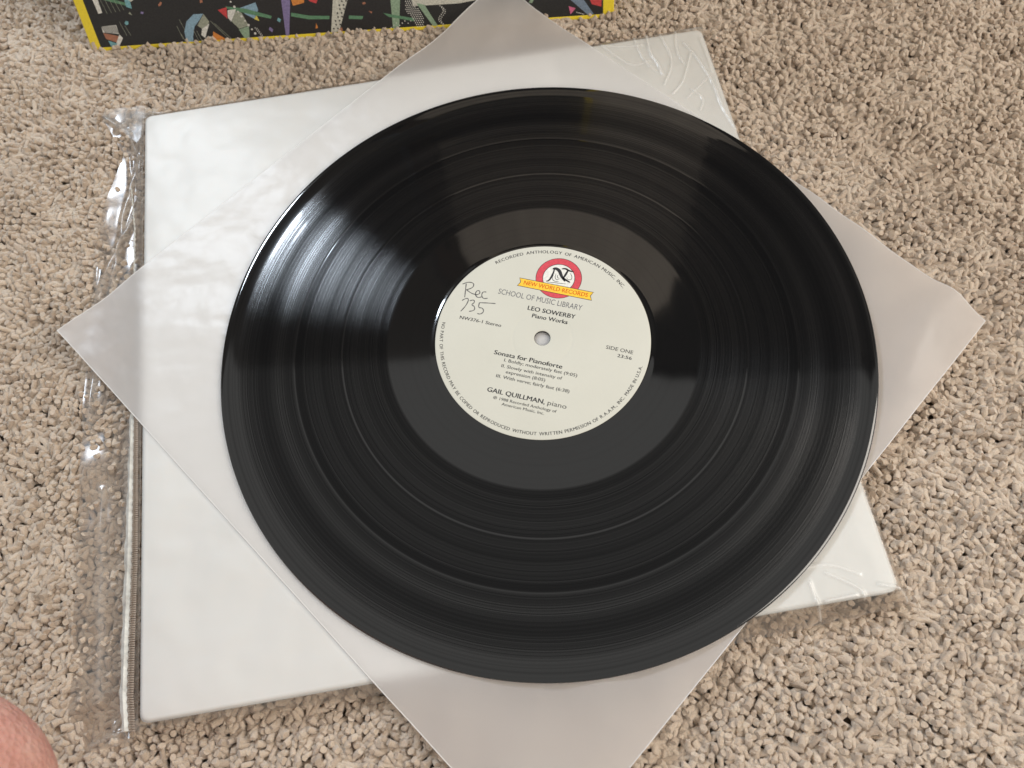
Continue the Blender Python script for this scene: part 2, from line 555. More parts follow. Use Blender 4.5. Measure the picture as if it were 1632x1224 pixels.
# ------------------------------------------------------------------ translucent inner sleeve under the record
def inner_mat():
    m = NT('frosted_sleeve')
    m.n.remove(m.b)
    co = m.objco()
    f = m.noise(16, 3, .5, vec=co)
    fine = m.noise(70, 2, .5, vec=co)
    h = m.math('ADD', f, m.math('MULTIPLY', fine, .12))
    bp = m.bump(h, .005)
    df = m.add('ShaderNodeBsdfDiffuse'); df.inputs[0].default_value = (.90, .89, .885, 1)
    tl = m.add('ShaderNodeBsdfTranslucent'); tl.inputs[0].default_value = (.985, .975, .965, 1)
    gl = m.add('ShaderNodeBsdfAnisotropic'); gl.inputs['Roughness'].default_value = .32
    m.link(bp, gl.inputs['Normal']); m.link(bp, df.inputs['Normal'])
    a = m.add('ShaderNodeMixShader'); a.inputs[0].default_value = .72
    m.link(df.outputs[0], a.inputs[1]); m.link(tl.outputs[0], a.inputs[2])
    fr = m.schlick(bp)
    b = m.add('ShaderNodeMixShader'); m.link(m.math('MULTIPLY', fr, .4), b.inputs[0])
    m.link(a.outputs[0], b.inputs[1]); m.link(gl.outputs[0], b.inputs[2])
    m.link(b.outputs[0], m.out.inputs[0])
    return m.m


SLV = [(-234.0, 17.4), (-8.2, -215.4), (207.0, 2.6), (-14.5, 229.0)]   # left, bottom, right, top


def sleeve_z(x, y):
    d = float(in_stack_dist(np.array([[x]]), np.array([[y]]))[0, 0])
    z = 0.0
    if d > 0:
        z = -1.2 * (1 - math.exp(-d / 25)) + min(1, d / 18) * (.55 * math.sin(x * .11 + y * .05 + 1) + .4 * math.sin(x * .23 - y * .07))
    # right corner droops to the carpet and bends
    if x > 120:
        s_ = (x - 120) / 87
        z -= 7.2 * s_ ** 1.6
        z += 5.0 * math.exp(-(((x - y * .93) - 178) / 13) ** 2) * min(1, max(0, (math.hypot(x, y) - 153) / 22))
    if y > 200: z += (y - 200) * .22
    if y < -150: z -= (-150 - y) * .05
    if x < -200: z += (-200 - x) ** 2 * .0015
    return z


def build_inner():
    n = 90
    vs = []; fs = []
    P = [Vector(p) for p in SLV]
    for j in range(n + 1):
        for i in range(n + 1):
            u, v = i / n, j / n
            p = (P[0] * (1 - u) + P[1] * u) * (1 - v) + (P[3] * (1 - u) + P[2] * u) * v
            # slight bow of the edges
            p = p + (Vector((-1, -1)) * (.5 - v) * 0)
            vs.append((p.x, p.y, sleeve_z(p.x, p.y) + .1))
    for j in range(n):
        for i in range(n):
            a = j * (n + 1) + i
            fs.append((a, a + 1, a + n + 2, a + n + 1))
    t = empty('inner_sleeve', (0, 0, 0))
    tag(t, 'translucent frosted square inner sleeve turned diagonally beneath the black record', 'record sleeve')
    mesh_obj('sheet', vs, fs, inner_mat(), t, smooth=True)
    # welded seam bead along the four edges
    sm = NT('sleeve_seam'); sm.b.inputs['Base Color'].default_value = (.82, .8, .78, 1)
    sm.b.inputs['Roughness'].default_value = .45
    sm_mat = sm.m
    for k in range(4):
        a, b = P[k], P[(k + 1) % 4]
        sv = []; sf = []
        m_ = 80
        nr = Vector((b.y - a.y, a.x - b.x)).normalized()
        for i in range(m_ + 1):
            q = a.lerp(b, i / m_)
            z = sleeve_z(q.x, q.y) + .1
            for ang in range(5):
                th = ang * 2 * math.pi / 5
                sv.append((q.x + nr.x * .17 * math.cos(th), q.y + nr.y * .17 * math.cos(th), z + .15 * math.sin(th)))
        for i in range(m_):
            for g in range(5):
                h = (g + 1) % 5
                sf.append((i * 5 + g, i * 5 + h, (i + 1) * 5 + h, (i + 1) * 5 + g))
        mesh_obj('seam', sv, sf, sm_mat, t, smooth=True)


build_inner()


# ------------------------------------------------------------------ the record
def lathe(profile, seg, mat, name, parent, closed=False):
    vs = []; fs = []
    n = len(profile)
    ang = [2 * math.pi * k / seg for k in range(seg)]
    cs = [(math.cos(a), math.sin(a)) for a in ang]
    for r, z in profile:
        for c, s_ in cs: vs.append((r * c, r * s_, z))
    m_ = n if closed else n - 1
    for i in range(m_):
        i2 = (i + 1) % n
        for k in range(seg):
            k2 = (k + 1) % seg
            fs.append((i * seg + k, i * seg + k2, i2 * seg + k2, i2 * seg + k))
    return mesh_obj(name, vs, fs, mat, parent, smooth=True)


def vinyl_mat():
    m = NT('black_vinyl')
    co = m.objco()
    sx = m.add('ShaderNodeSeparateXYZ'); m.link(co, sx.inputs[0])
    r = m.math('MULTIPLY', m.math('SQRT', m.math('ADD', m.math('POWER', sx.outputs[0], 2), m.math('POWER', sx.outputs[1], 2))), 1000)
    # 0 in dead wax and lead-in, 1 in grooves
    rn = m.math('DIVIDE', r, 160)
    def rr(v): return v / 160
    Kb = (0, 0, 0); Wh = (1, 1, 1)
    groove = m.ramp(rn, [(0, Kb), (rr(72.3), Kb), (rr(72.7), Wh), (rr(93.4), Wh), (rr(93.9), (.1,) * 3), (rr(94.4), Wh), (rr(115.8), Wh),
                         (rr(116.3), (.1,) * 3), (rr(117.2), Wh), (rr(143.2), Wh), (rr(144.4), (.12,) * 3), (1, (.0,) * 3)])
    band = m.noise(.11, 3, .6, dim='1D', w=r)      # tonal bands: loud and quiet passages
    band2 = m.noise(.9, 3, .7, dim='1D', w=r)
    fine = m.noise(3.2, 4, .8, dim='1D', w=r)
    h = m.math('MULTIPLY', m.math('ADD', fine, m.math('MULTIPLY', band2, .8)), groove)
    dust = m.noise(45, 4, .6, vec=co)
    m.b.inputs['Base Color'].default_value = (.0045, .0045, .0048, 1)
    lvl = m.math('MULTIPLY', m.math('ADD', m.math('MULTIPLY', m.math('MAXIMUM', m.math('SUBTRACT', band, .27), .03), 2.6), m.math('MULTIPLY', band2, .45)), 1.0)
    # groove walls: a second, very stretched gloss across the grooves
    m.b.inputs['Specular IOR Level'].default_value = 0.0
    m.b.inputs['Roughness'].default_value = .5
    an = m.add('ShaderNodeBsdfAnisotropic'); an.distribution = 'GGX'
    an.inputs['Roughness'].default_value = .150; an.inputs['Anisotropy'].default_value = .72
    tg = m.add('ShaderNodeTangent', direction_type='RADIAL', axis='Z'); m.link(tg.outputs[0], an.inputs['Tangent'])
    m.link(m.bump(h, .000022, 1.0), an.inputs['Normal'])
    lines = m.noise(2.1, 3, .8, dim='1D', w=r)
    lvl = m.math('MULTIPLY', lvl, m.math('MAXIMUM', m.math('SUBTRACT', m.math('MULTIPLY', lines, 5.0), 1.5), .12))
    lv = m.math('MULTIPLY', m.math('MULTIPLY', lvl, groove), .024)
    m.link(m.ramp(m.math('MULTIPLY', lv, 10), [(0, (0, 0, 0)), (1, (.1, .1, .1))]), an.inputs['Color'])
    ad = m.add('ShaderNodeAddShader'); m.link(m.b.outputs[0], ad.inputs[0]); m.link(an.outputs[0], ad.inputs[1]); m.link(ad.outputs[0], m.out.inputs[0])
    cw = m.ramp(rn, [(0, Wh), (rr(72.3), Wh), (rr(72.7), (.11,) * 3), (rr(93.4), (.12,) * 3), (rr(93.8), (1,) * 3), (rr(94.4), (.11,) * 3), (rr(115.6), (.11,) * 3),
                     (rr(116.2), (.95,) * 3), (rr(117.0), (.14,) * 3), (rr(140.6), (.2,) * 3), (rr(143.8), (.8,) * 3), (1, Wh)])
    m.link(m.math('MULTIPLY', cw, m.math('ADD', m.math('MULTIPLY', band2, .9), .6), clamp=True), m.b.inputs['Coat Weight'])
    m.link(m.math('ADD', m.math('MULTIPLY', dust, .05), .035), m.b.inputs['Coat Roughness'])
    m.b.inputs['Coat IOR'].default_value = 1.78
    return m.m


def build_record():
    t = empty('vinyl_record', (0, 0, .4))
    tag(t, 'glossy black twelve inch vinyl record with cream paper centre label', 'record')
    vm = vinyl_mat()
    rg = random.Random(11)
    prof = [(3.65, 0.2), (3.65, 1.22), (14, 1.22), (50.3, 1.22), (50.9, 1.2), (51.6, 1.02), (53, .98), (62, .97), (70, .97), (72.4, .97)]
    r = 72.8; z = .97
    while r < 143.4:
        zz = .97 + .006 * math.sin(r * .9) + .008 * math.sin(r * .37 + 1) + rg.uniform(-.0035, .0035)
        for b in (93.9, 116.4):
            dd = abs(r - b)
            if dd < .7: zz -= .03 * (1 - dd / .7)
        prof.append((r, zz)); r += .42
    prof += [(143.8, .985), (144.6, 1.0), (145.6, 1.05), (146.8, 1.16), (147.8, 1.27), (148.7, 1.36), (149.5, 1.37), (150.1, 1.3), (150.55, 1.15), (150.8, .9), (150.75, .62), (150.4, .4), (149.6, .28), (148, .3), (144, .45), (60, .45), (51, .1), (3.65, .1)]
    disc = lathe(prof, 540, vm, 'disc', t, closed=True)
    # paper label with pressed ring
    lm = NT('label_paper')
    co = lm.objco()
    f = lm.noise(260, 5, .6, vec=co); g = lm.noise(28, 3, .5, vec=co)
    lm.link(lm.ramp(g, [(.3, (.575, .56, .48)), (.7, (.605, .59, .51))]), lm.b.inputs['Base Color'])
    lm.b.inputs['Roughness'].default_value = .62
    lm.b.inputs['Specular IOR Level'].default_value = .3
    lm.link(lm.bump(f, .00012), lm.b.inputs['Normal'])
    lp = [(3.75, 1.2), (3.75, 1.27), (4.2, 1.31), (12.7, 1.32), (13.2, 1.30), (13.6, 1.245), (14.1, 1.245), (14.5, 1.31), (15.2, 1.325), (40, 1.32), (49.2, 1.32), (49.8, 1.3), (50.0, 1.25), (50.0, 1.18)]
    lab = lathe(lp, 256, lm.m, 'label', t)
    ink = flat('black_ink', (.03, .03, .032), .6, .2)
    grey_ink = flat('stamp_ink', (.12, .12, .13), .7, .2)
    pencil = flat('pencil_lead', (.10, .095, .09), .5, .4)
    red = printed('red_ink', (.60, .055, .075)); yellow = printed('yellow_ink', (.90, .53, .03)); white = printed('white_ink', (.74, .73, .66))
    orange = flat('orange_ink', (.62, .11, .01), .6, .2)
    Z = 1.335

    def glyph_mesh(txt, bold=0.0, shear=0.0):
        cu = bpy.data.curves.new('lettering', 'FONT'); cu.body = txt; cu.size = 1; cu.offset = 0; cu.shear = shear
        cu.resolution_u = 3
        ob = bpy.data.objects.new('lettering', cu); C.objects.link(ob)
        dg = bpy.context.evaluated_depsgraph_get()
        me = bpy.data.meshes.new_from_object(ob.evaluated_get(dg))
        vs = np.array([v.co[:2] for v in me.vertices]) if len(me.vertices) else np.zeros((0, 2))
        fs = [tuple(p.vertices) for p in me.polygons]
        bpy.data.objects.remove(ob); bpy.data.curves.remove(cu); bpy.data.meshes.remove(me)
        return vs, fs

    def line(txt, p0, p1, cap, mat=ink, bold=.012, shear=0, name='lettering', z=Z, parent=lab):
        vs, fs = glyph_mesh(txt, bold, shear)
        x0, x1 = vs[:, 0].min(), vs[:, 0].max()
        p0 = Vector(p0); p1 = Vector(p1)
        L_ = (p1 - p0).length; ex = (p1 - p0) / L_; ey = Vector((-ex.y, ex.x))
        sx = L_ / (x1 - x0); sy = cap / .729
        out = []
        n_ = len(vs)
        shifts = [-bold, 0, bold] if bold > 0 else [0]          # heavier strokes: the letter laid three times, each a hair higher
        for k, sh in enumerate(shifts):
            for a, b in vs:
                q = p0 + ex * ((a - x0 + sh * .8) * sx) + ey * ((b + sh * .3) * sy)
                out.append((q.x, q.y, z + k * .004))
        fs = [tuple(i + k * n_ for i in f) for k in range(len(shifts)) for f in fs]
        return mesh_obj(name, out, fs, mat, parent)

    line('SCHOOL OF MUSIC LIBRARY', (-20.11, 25.0), (19.01, 13.4), 3.0, grey_ink, .0)
    line('LEO SOWERBY', (-6.3, 15.4), (15.66, 9.2), 2.35, ink, .03)
    line('Piano Works', (-4.41, 11.2), (11.86, 6.6), 2.2, ink, .03)
    line('NW376-1 Stereo', (-38.52, 12.5), (-19.11, 6.9), 1.75, ink, .02)
    line('Sonata for Pianoforte', (-22.66, -6.9), (8.21, -16.1), 2.25, ink, .03)
    line('I. Boldly; moderately fast (9:05)', (-18.09, -10.9), (14.82, -20.6), 1.65, ink, .014)
    line('II. Slowly with intensity of', (-19.44, -13.7), (7.91, -21.6), 1.65, ink, .014)
    line('expression (8:05)', (-17.52, -16.9), (.22, -22.1), 1.65, ink, .014)
    line('III. With verve; fairly fast (6:38)', (-21.95, -18.6), (10.85, -28.2), 1.65, ink, .014)
    line('GAIL QUILLMAN,', (-26.2, -25.4), (-.5, -33.1), 2.35, ink, .03)
    line('piano', (.79, -33.4), (9.1, -35.9), 2.35, ink, .0)
    line('\u2117 1988 Recorded Anthology of', (-23.51, -29.2), (4.57, -37.5), 1.45, ink, .012)
    line('American Music, Inc.', (-19.8, -32.6), (-.98, -38.2), 1.45, ink, .012)
    line('SIDE ONE', (28.89, -7.0), (40.93, -10.6), 1.9, ink, .006)
    line('23:56', (33.72, -11.5), (40.05, -13.4), 1.7, ink, .02)

    def arc_text(txt, rad, a0, a1, cap, inward=False):
        """one mesh; a0->a1 in degrees (math angle) for the first and last letters"""
        glyphs = []
        adv = []
        for ch in txt:
            if ch == ' ':
                glyphs.append(None); adv.append(.42)
            else:
                vs, fs = glyph_mesh(ch, .02)
                wd = vs[:, 0].max() - vs[:, 0].min() if len(vs) else .3
                vs = vs - np.array([vs[:, 0].min() + wd / 2, 0])
                glyphs.append((vs, fs)); adv.append(wd + .14)
        tot = sum(adv); pos = 0
        V_, F_ = [], []
        span = math.radians(a1 - a0)
        for gl_, ad in zip(glyphs, adv):
            mid = pos + ad / 2; pos += ad
            if gl_ is None: continue
            a = math.radians(a0) + span * mid / tot
            k = abs(span) * rad / tot
            up = Vector((math.cos(a), math.sin(a))) * (-1 if inward else 1)
            ex = Vector((up.y, -up.x))
            base = Vector((math.cos(a), math.sin(a))) * rad
            for kk, sh in enumerate((-.016, .016)):
                o_ = len(V_)
                for x, y in gl_[0]:
                    q = base + ex * (x + sh) * k + up * y * cap / .729
                    V_.append((q.x, q.y, Z + kk * .004))
                F_ += [tuple(i + o_ for i in f_) for f_ in gl_[1]]
        mesh_obj('lettering', V_, F_, ink, lab)

    arc_text('RECORDED ANTHOLOGY OF AMERICAN MUSIC, INC.', 46.1, 116.5, 31.5, 1.75)
    arc_text('NO PART OF THIS RECORD MAY BE COPIED OR REPRODUCED WITHOUT WRITTEN PERMISSION OF R.A.A.M., INC. MADE IN U.S.A.', 47.9, 166.5, 339.5, 1.65, inward=True)

    def smooth_path(p, it=2):
        for _ in range(it):
            q = [p[0]]
            for a, b in zip(p[:-1], p[1:]):
                q += [(a[0] * .75 + b[0] * .25, a[1] * .75 + b[1] * .25), (a[0] * .25 + b[0] * .75, a[1] * .25 + b[1] * .75)]
            p = q + [p[-1]]
        return p

    def ribbons(strokes, wd, mat, name, z=Z, sm=2):
        V_, F_ = [], []
        for st in strokes:
            p = smooth_path(st, sm)
            o_ = len(V_)
            for i, q in enumerate(p):
                a = Vector(p[max(0, i - 1)]); b = Vector(p[min(len(p) - 1, i + 1)])
                d = (b - a).normalized(); nr = Vector((-d.y, d.x)) * wd * .5 * (.7 + .3 * math.sin(i * .7) ** 2)
                V_ += [(q[0] + nr.x, q[1] + nr.y, z), (q[0] - nr.x, q[1] - nr.y, z)]
            for i in range(len(p) - 1):
                F_.append((o_ + 2 * i, o_ + 2 * i + 1, o_ + 2 * i + 3, o_ + 2 * i + 2))
        return mesh_obj(name, V_, F_, mat, lab)

    ribbons([[(-37.03, 31.2), (-34.08, 32.28), (-31.4, 31.3), (-31.9, 28.9), (-35.37, 27.83)], [(-35.2, 28.0), (-32.5, 25.6), (-30.37, 25.0)],
             [(-35.2, 31.4), (-35.63, 27.5), (-35.98, 23.85)],
             [(-30.75, 24.7), (-28.8, 25.3), (-28.6, 26.9), (-30.1, 27.3), (-31.1, 25.2), (-29.9, 23.2), (-27.9, 23.6)],
             [(-25.6, 26.1), (-27.3, 26.4), (-28.0, 24.3), (-27.1, 22.5), (-25.0, 22.7)]], .55, pencil, 'handwriting', sm=2)
    ribbons([[(-37.3, 22.2), (-35.2, 23.4), (-33.9, 22.7), (-35.4, 19.3), (-37.93, 16.4)],
             [(-33.6, 21.8), (-31.6, 22.3), (-31.2, 20.8), (-33.0, 19.6), (-31.2, 18.6), (-31.4, 16.4), (-34.0, 16.1)],
             [(-21.31, 19.57), (-25, 20.1), (-29.0, 20.5)], [(-29.0, 20.5), (-29.6, 17.8), (-27.5, 17.6), (-26.9, 15.5), (-28.6, 14.2), (-30.08, 14.74)]], .55, pencil, 'handwriting', sm=2)

    # emblem: red ring, white disc with engraved pen-stroke letters, yellow banner
    cx, cy_ = 9.28, 31.63
    def ring(r0, r1, mat, name, z, n=72):
        V_, F_ = [], []
        for k in range(n):
            a = 2 * math.pi * k / n
            V_ += [(cx + r0 * math.cos(a), cy_ + r0 * math.sin(a), z), (cx + r1 * math.cos(a), cy_ + r1 * math.sin(a), z)]
        for k in range(n):
            j = (k + 1) % n
            F_.append((2 * k, 2 * k + 1, 2 * j + 1, 2 * j))
        return mesh_obj(name, V_, F_, mat, lab)
    ring(10.6, 11.1, ink, 'emblem_outline', Z - .002)
    ring(7.75, 10.85, red, 'emblem_ring', Z + .002)
    ring(7.5, 7.8, ink, 'emblem_outline', Z + .004)
    ring(0.01, 7.55, white, 'emblem_disc', Z - .001)
    def tapered(strokes, mat, name, z):
        V_, F_ = [], []
        for st, w0, w1 in strokes:
            p = smooth_path(st, 2); o_ = len(V_); n = len(p)
            for i, q in enumerate(p):
                a = Vector(p[max(0, i - 1)]); b = Vector(p[min(n - 1, i + 1)]); d = (b - a).normalized()
                ww = w0 + (w1 - w0) * math.sin(math.pi * i / (n - 1))
                nr = Vector((-d.y, d.x)) * ww * .5
                V_ += [(q[0] + nr.x, q[1] + nr.y, z), (q[0] - nr.x, q[1] - nr.y, z)]
            for i in range(n - 1): F_.append((o_ + 2 * i, o_ + 2 * i + 1, o_ + 2 * i + 3, o_ + 2 * i + 2))
        return mesh_obj(name, V_, F_, mat, lab)
    tapered([([(3.1, 30.3), (4.6, 30.6), (5.9, 32.6), (7.2, 35.6), (7.5, 36.9)], .25, .9),
             ([(6.6, 36.9), (8.2, 37.2), (9.9, 35.8), (10.6, 32.6), (12.2, 29.6)], .5, 1.7),
             ([(10.9, 36.6), (12.8, 36.8), (14.3, 35.4), (16.8, 34.6)], .25, 1.0),
             ([(14.2, 36.0), (12.8, 33.6), (11.6, 31.6)], .3, 1.1),
             ([(11.0, 32.0), (12.8, 30.2), (14.6, 28.9)], .3, 1.0),
             ([(6.9, 33.6), (5.9, 31.6), (7.2, 29.8), (9.3, 29.9)], .12, .3),
             ([(8.2, 34.2), (7.4, 32.2), (8.2, 30.6), (9.9, 31.3)], .12, .3),
             ([(8.9, 33.4), (8.6, 32.0), (9.4, 31.6)], .12, .3),
             ([(14.6, 34.2), (15.7, 32.6), (15.4, 30.2), (13.4, 30.6), (13.1, 32.0)], .12, .3),
             ([(3.4, 29.8), (7.6, 29.2), (12.6, 28.2)], .1, .3)], ink, 'emblem_letters', Z + .006)
    B = [(-9.29, 32.78), (25.1, 22.73), (24.0, 18.74), (-10.51, 28.9)]
    bx = Vector((B[1][0] - B[0][0], B[1][1] - B[0][1])).normalized(); by = Vector((-bx.y, bx.x))
    def banner(grow, mat, name, z):
        a = Vector(B[0]) + by * grow - bx * grow; b = Vector(B[1]) + by * grow + bx * grow
        c = Vector(B[2]) - by * grow + bx * grow; d = Vector(B[3]) - by * grow - bx * grow
        m1 = (b + c) / 2 - bx * (1.1 - grow * .3); m0 = (a + d) / 2 + bx * (1.1 - grow * .3)
        V_ = [(p.x, p.y, z) for p in (a, b, m1, c, d, m0)]
        mesh_obj(name, V_, [(0, 5, 2, 1), (5, 4, 3, 2)], mat, lab)
    banner(.28, ink, 'banner_outline', Z + .008)
    banner(0, yellow, 'banner', Z + .012)
    line('NEW WORLD RECORDS', Vector(B[3]) + bx * 2.6 + by * 1.15, Vector(B[2]) - bx * 2.2 + by * 1.1, 2.3, orange, .022, 0, 'banner_lettering', Z + .016)


build_record()


# ------------------------------------------------------------------ album cover leaning behind
def build_cover():
    lean = math.radians(25)
    t = empty('album_cover', (-258.9, 212.9, -12.9))
    tag(t, 'black album cover with yellow border and colourful abstract shapes, standing behind the sleeves', 'album cover')
    t.rotation_euler = (math.pi / 2 - lean, 0, math.radians(.06))
    # local axes: x along the bottom edge, y up the face, z towards the viewer
    Wd, Ht, Th = 309.5, 313.0, 4.5
    black = printed('cover_black', (.016, .015, .014), .42, .35)
    ye = printed('cover_yellow', (.78, .60, .03), .4, .08)
    def box(name, x0, x1, y0, y1, z0, z1, mat):
        V_ = [(x0, y0, z0), (x1, y0, z0), (x1, y1, z0), (x0, y1, z0), (x0, y0, z1), (x1, y0, z1), (x1, y1, z1), (x0, y1, z1)]
        F_ = [(3, 2, 1, 0), (4, 5, 6, 7), (0, 1, 5, 4), (1, 2, 6, 5), (2, 3, 7, 6), (3, 0, 4, 7)]
        o = mesh_obj(name, V_, F_, mat, t)
        bv = o.modifiers.new('bevel', 'BEVEL'); bv.width = .0004; bv.segments = 2
        return o
    box('board', .3, Wd - .3, .3, Ht - .3, -Th, -.12, black)
    box('border', 0, 5.6, 0, Ht, -Th - .1, .06, ye)
    box('border', Wd - 6.4, Wd, 0, Ht, -Th - .1, .06, ye)
    box('border', 5.6, Wd - 6.4, 0, 2.3, -Th - .1, .05, ye)
    box('border', 5.6, Wd - 6.4, Ht - 1.6, Ht, -Th - .1, .05, ye)
    pal = {'g': (.10, .22, .12), 'lg': (.24, .33, .22), 'b': (.22, .34, .42), 'tb': (.16, .34, .36), 'w': (.62, .60, .54), 'r': (.50, .05, .05),
           'o': (.60, .21, .04), 'br': (.34, .14, .08), 'k': (.015, .015, .015), 'p': (.20, .16, .30), 'gr': (.28, .29, .22), 'cr': (.52, .50, .42), 'pk': (.55, .12, .22), 'bs': (.16, .21, .27), 'y': (.6, .5, .1)}
    mats = {k: printed('print_' + k, v, .5, .25) for k, v in pal.items()}
    shapes = [
        ('w', [(14.4, 34), (14.0, 21.4), (11.6, 21.0), (10.8, 34)]), ('g', [(14, 31.5), (30.4, 25.6), (31.5, 23.6), (14, 29.4)]), ('tb', [(29.5, 29), (32.4, 27), (32, 22.5), (29, 23.8)]),
        ('w', [(10.5, 14.0), (19.4, 14.3), (19.3, 9.2), (10.2, 10.6)]), ('br', [(10.2, 10.4), (19.0, 7.9), (16.9, 4.2), (10.6, 6.9)]), ('w', [(19.3, 9.0), (20.7, 6.8), (16.3, 1.8), (14.0, 1.9)]), ('tb', [(11.4, 6.0), (16.3, 3.8), (14, 1.9), (12, 1.9)]),
        ('b', [(57.4, 1.8), (57.9, 8), (61.0, 13.6), (66.4, 17.3), (72.0, 17.2), (69.0, 14.1), (64.8, 10.5), (62.2, 5.2), (61.4, 1.8)]),
        ('gr', [(72.2, 17.1), (74.2, 12.7), (71.0, 7), (66.6, 11)]), ('w', [(74.0, 11.6), (71, 7), (69.1, 3.7), (67.3, 5.5), (68.8, 9)]), ('o', [(74.8, 7.1), (81.8, 1.9), (73.1, 1.8)]), ('w', [(72.9, 4.4), (73.0, 1.8), (69.3, 1.8), (70, 4.2)]),
        ('r', [(81.1, 18.7), (86.6, 19.9), (85.3, 13.6)]), ('w', [(86.7, 18.3), (91.8, 18.5), (87.1, 11.9), (85.7, 14)]), ('gr', [(87.1, 12.2), (91.9, 18.4), (94.5, 16), (96.5, 9), (90.5, 7.6)]), ('lg', [(90.2, 7.2), (96.6, 8.8), (95.2, 2.1), (92.2, 2)]),
        ('b', [(93.6, 18.9), (103.9, 21.4), (104.4, 17.2), (100.8, 12.6), (96.1, 15.6)]), ('y', [(100.6, 12.4), (102.6, 14.4), (103.5, 11.2)]),
        ('g', [(86, 20.4), (97.4, 18.4), (111.4, 13.5), (110.5, 12.0), (97, 15.8), (86.5, 19.2)]),
        ('p', [(120.9, 40), (123.3, 40), (123.9, 20.7), (118.8, 1.8), (116.8, 1.8)]), ('g', [(122.9, 14.6), (133.6, 12.2), (144.8, 11.4), (144.2, 9.6), (132.1, 10.3), (122.5, 12.6)]), ('g', [(156.0, 10.9), (164.3, 10.0), (163.4, 8.3), (155.6, 9.0)]),
        ('o', [(124.3, 26), (133.3, 27), (131.7, 19.4), (124.9, 18.2)]), ('r', [(133.0, 24), (141.6, 24), (138.6, 18.6), (135, 20)]), ('cr', [(153.8, 40), (160.3, 40), (157.2, 20.1), (148.4, 1.8), (143.7, 1.8)]),
        ('lg', [(183.4, 48), (188.2, 48), (187.1, 18.2), (184.0, 1.8), (180.4, 1.8)]), ('g', [(176.1, 11.0), (193.8, 6.9), (193.6, 5.2), (178.9, 8.7)]), ('lg', [(196, 15.2), (200.5, 14), (206.8, 1.8), (204.1, 1.8)]),
        ('cr', [(194.0, 74), (242, 74), (239.9, 15.6), (220, 13.4), (193.8, 13.6)]), ('bs', [(281.2, 14.2), (290.1, 13.6), (297.8, 2.7), (294.5, 2.3)]), ('r', [(294.4, 13.3), (302.4, 11.8), (302.2, 6.4), (296.7, 8.1)]), ('pk', [(283.4, 7.9), (287.4, 6.5), (284.4, 3.3)]),
        ('b', [(262, 60), (270, 66), (290, 40), (284, 34)]), ('o', [(40, 60), (58, 66), (54, 48)]), ('g', [(30, 90), (120, 110), (120, 107), (30, 86)]), ('w', [(86, 60), (98, 64), (94, 50)]), ('p', [(250, 120), (256, 120), (270, 40), (265, 38)])]
    # small fragments of the collage filling the ground
    rs = random.Random(21)
    keys = ['gr', 'b', 'lg', 'br', 'w', 'p', 'r', 'tb', 'o', 'cr', 'bs', 'y']
    spots = [(26, 15), (34, 8), (37, 20), (44, 14), (49, 24), (46, 5), (33, 28), (112, 24), (109, 6), (128, 5), (136, 6), (140, 17), (166, 17), (170, 5), (173, 22), (162, 24), (169, 12),
             (107, 18), (115, 11), (216, 8), (224, 6), (232, 9), (246, 14), (252, 6), (262, 12), (270, 5), (276, 16), (288, 18), (299, 18), (256, 22), (80, 26), (64, 24), (73, 24), (90, 3.5), (30, 20), (10, 24), (150, 3.4), (243, 22)]
    for (x, y) in spots[::2]:
        a0 = rs.uniform(0, 6.28); nn_ = rs.choice((3, 4, 4, 5)); el_ = rs.uniform(.35, 1)
        sz = rs.uniform(.9, 2.1); rot = rs.uniform(0, 3.14)
        pl = []
        for k in range(nn_):
            a = a0 + 6.283 * k / nn_
            px, py = sz * math.cos(a), sz * el_ * math.sin(a)
            pl.append((x + px * math.cos(rot) - py * math.sin(rot), max(2.4, y + px * math.sin(rot) + py * math.cos(rot))))
        shapes.append((rs.choice(keys), pl))
    for i, (c, pl) in enumerate(shapes):
        z = .0 + (i % 7) * .012 - .05
        mesh_obj('printed_shape', [(x, y, z) for x, y in pl], [tuple(range(len(pl)))], mats[c], t)
    # ruled lines, dotted ribbons and checks
    V_, F_ = [], []
    def quad(x0, y0, x1, y1, wd, z=.03):
        d = Vector((x1 - x0, y1 - y0)).normalized(); n_ = Vector((-d.y, d.x)) * wd * .5; k = len(V_)
        V_.extend([(x0 + n_.x, y0 + n_.y, z), (x0 - n_.x, y0 - n_.y, z), (x1 - n_.x, y1 - n_.y, z), (x1 + n_.x, y1 + n_.y, z)]); F_.append((k, k + 1, k + 2, k + 3))
    for k in range(5): quad(15.6 + k * 2.6, 29.5 - k * .6, 16.8 + k * 2.6, 20.8 + k * .3, .22)
    for x in (22, 24.4): quad(x, 16 - (x - 22), x + 1.5, 8, .22)
    for k, (x0, y0, y1) in enumerate([(54.6, 11.5, 4), (57.2, 15, 9), (63.5, 9, 2), (65.3, 8, 2), (55.6, 7, 2)]): quad(x0, y0, x0 + 1.4, y1, .22)
    quad(75, 13, 83, 2.2, .25); quad(77, 11.5, 84.5, 2.2, .25)
    mesh_obj('ruled_lines', V_, F_, mats['gr'], t)['kind'] = 'stuff'
    V_, F_ = [], []
    def dot(x, y, r, z=.045, n=8):
        k = len(V_)
        V_.extend([(x + r * math.cos(2 * math.pi * i / n), y + r * math.sin(2 * math.pi * i / n), z) for i in range(n)]); F_.append(tuple(range(k, k + n)))
    rg = random.Random(5)
    for row in range(14):
        for col in range(9):
            x = 190 + row * -.1 + col * 1.15 + (row % 2) * .55; y = 16.5 - row * 1.1
            cxx = 190.5 + (16.5 - y) * .55
            if abs(x - cxx) < 3.6 and y > 2: dot(x, y, .33)
    for k in range(9): dot(179.5 + k * 1.7, 2.6 + (k % 3) * .9 + k * .3, .33)
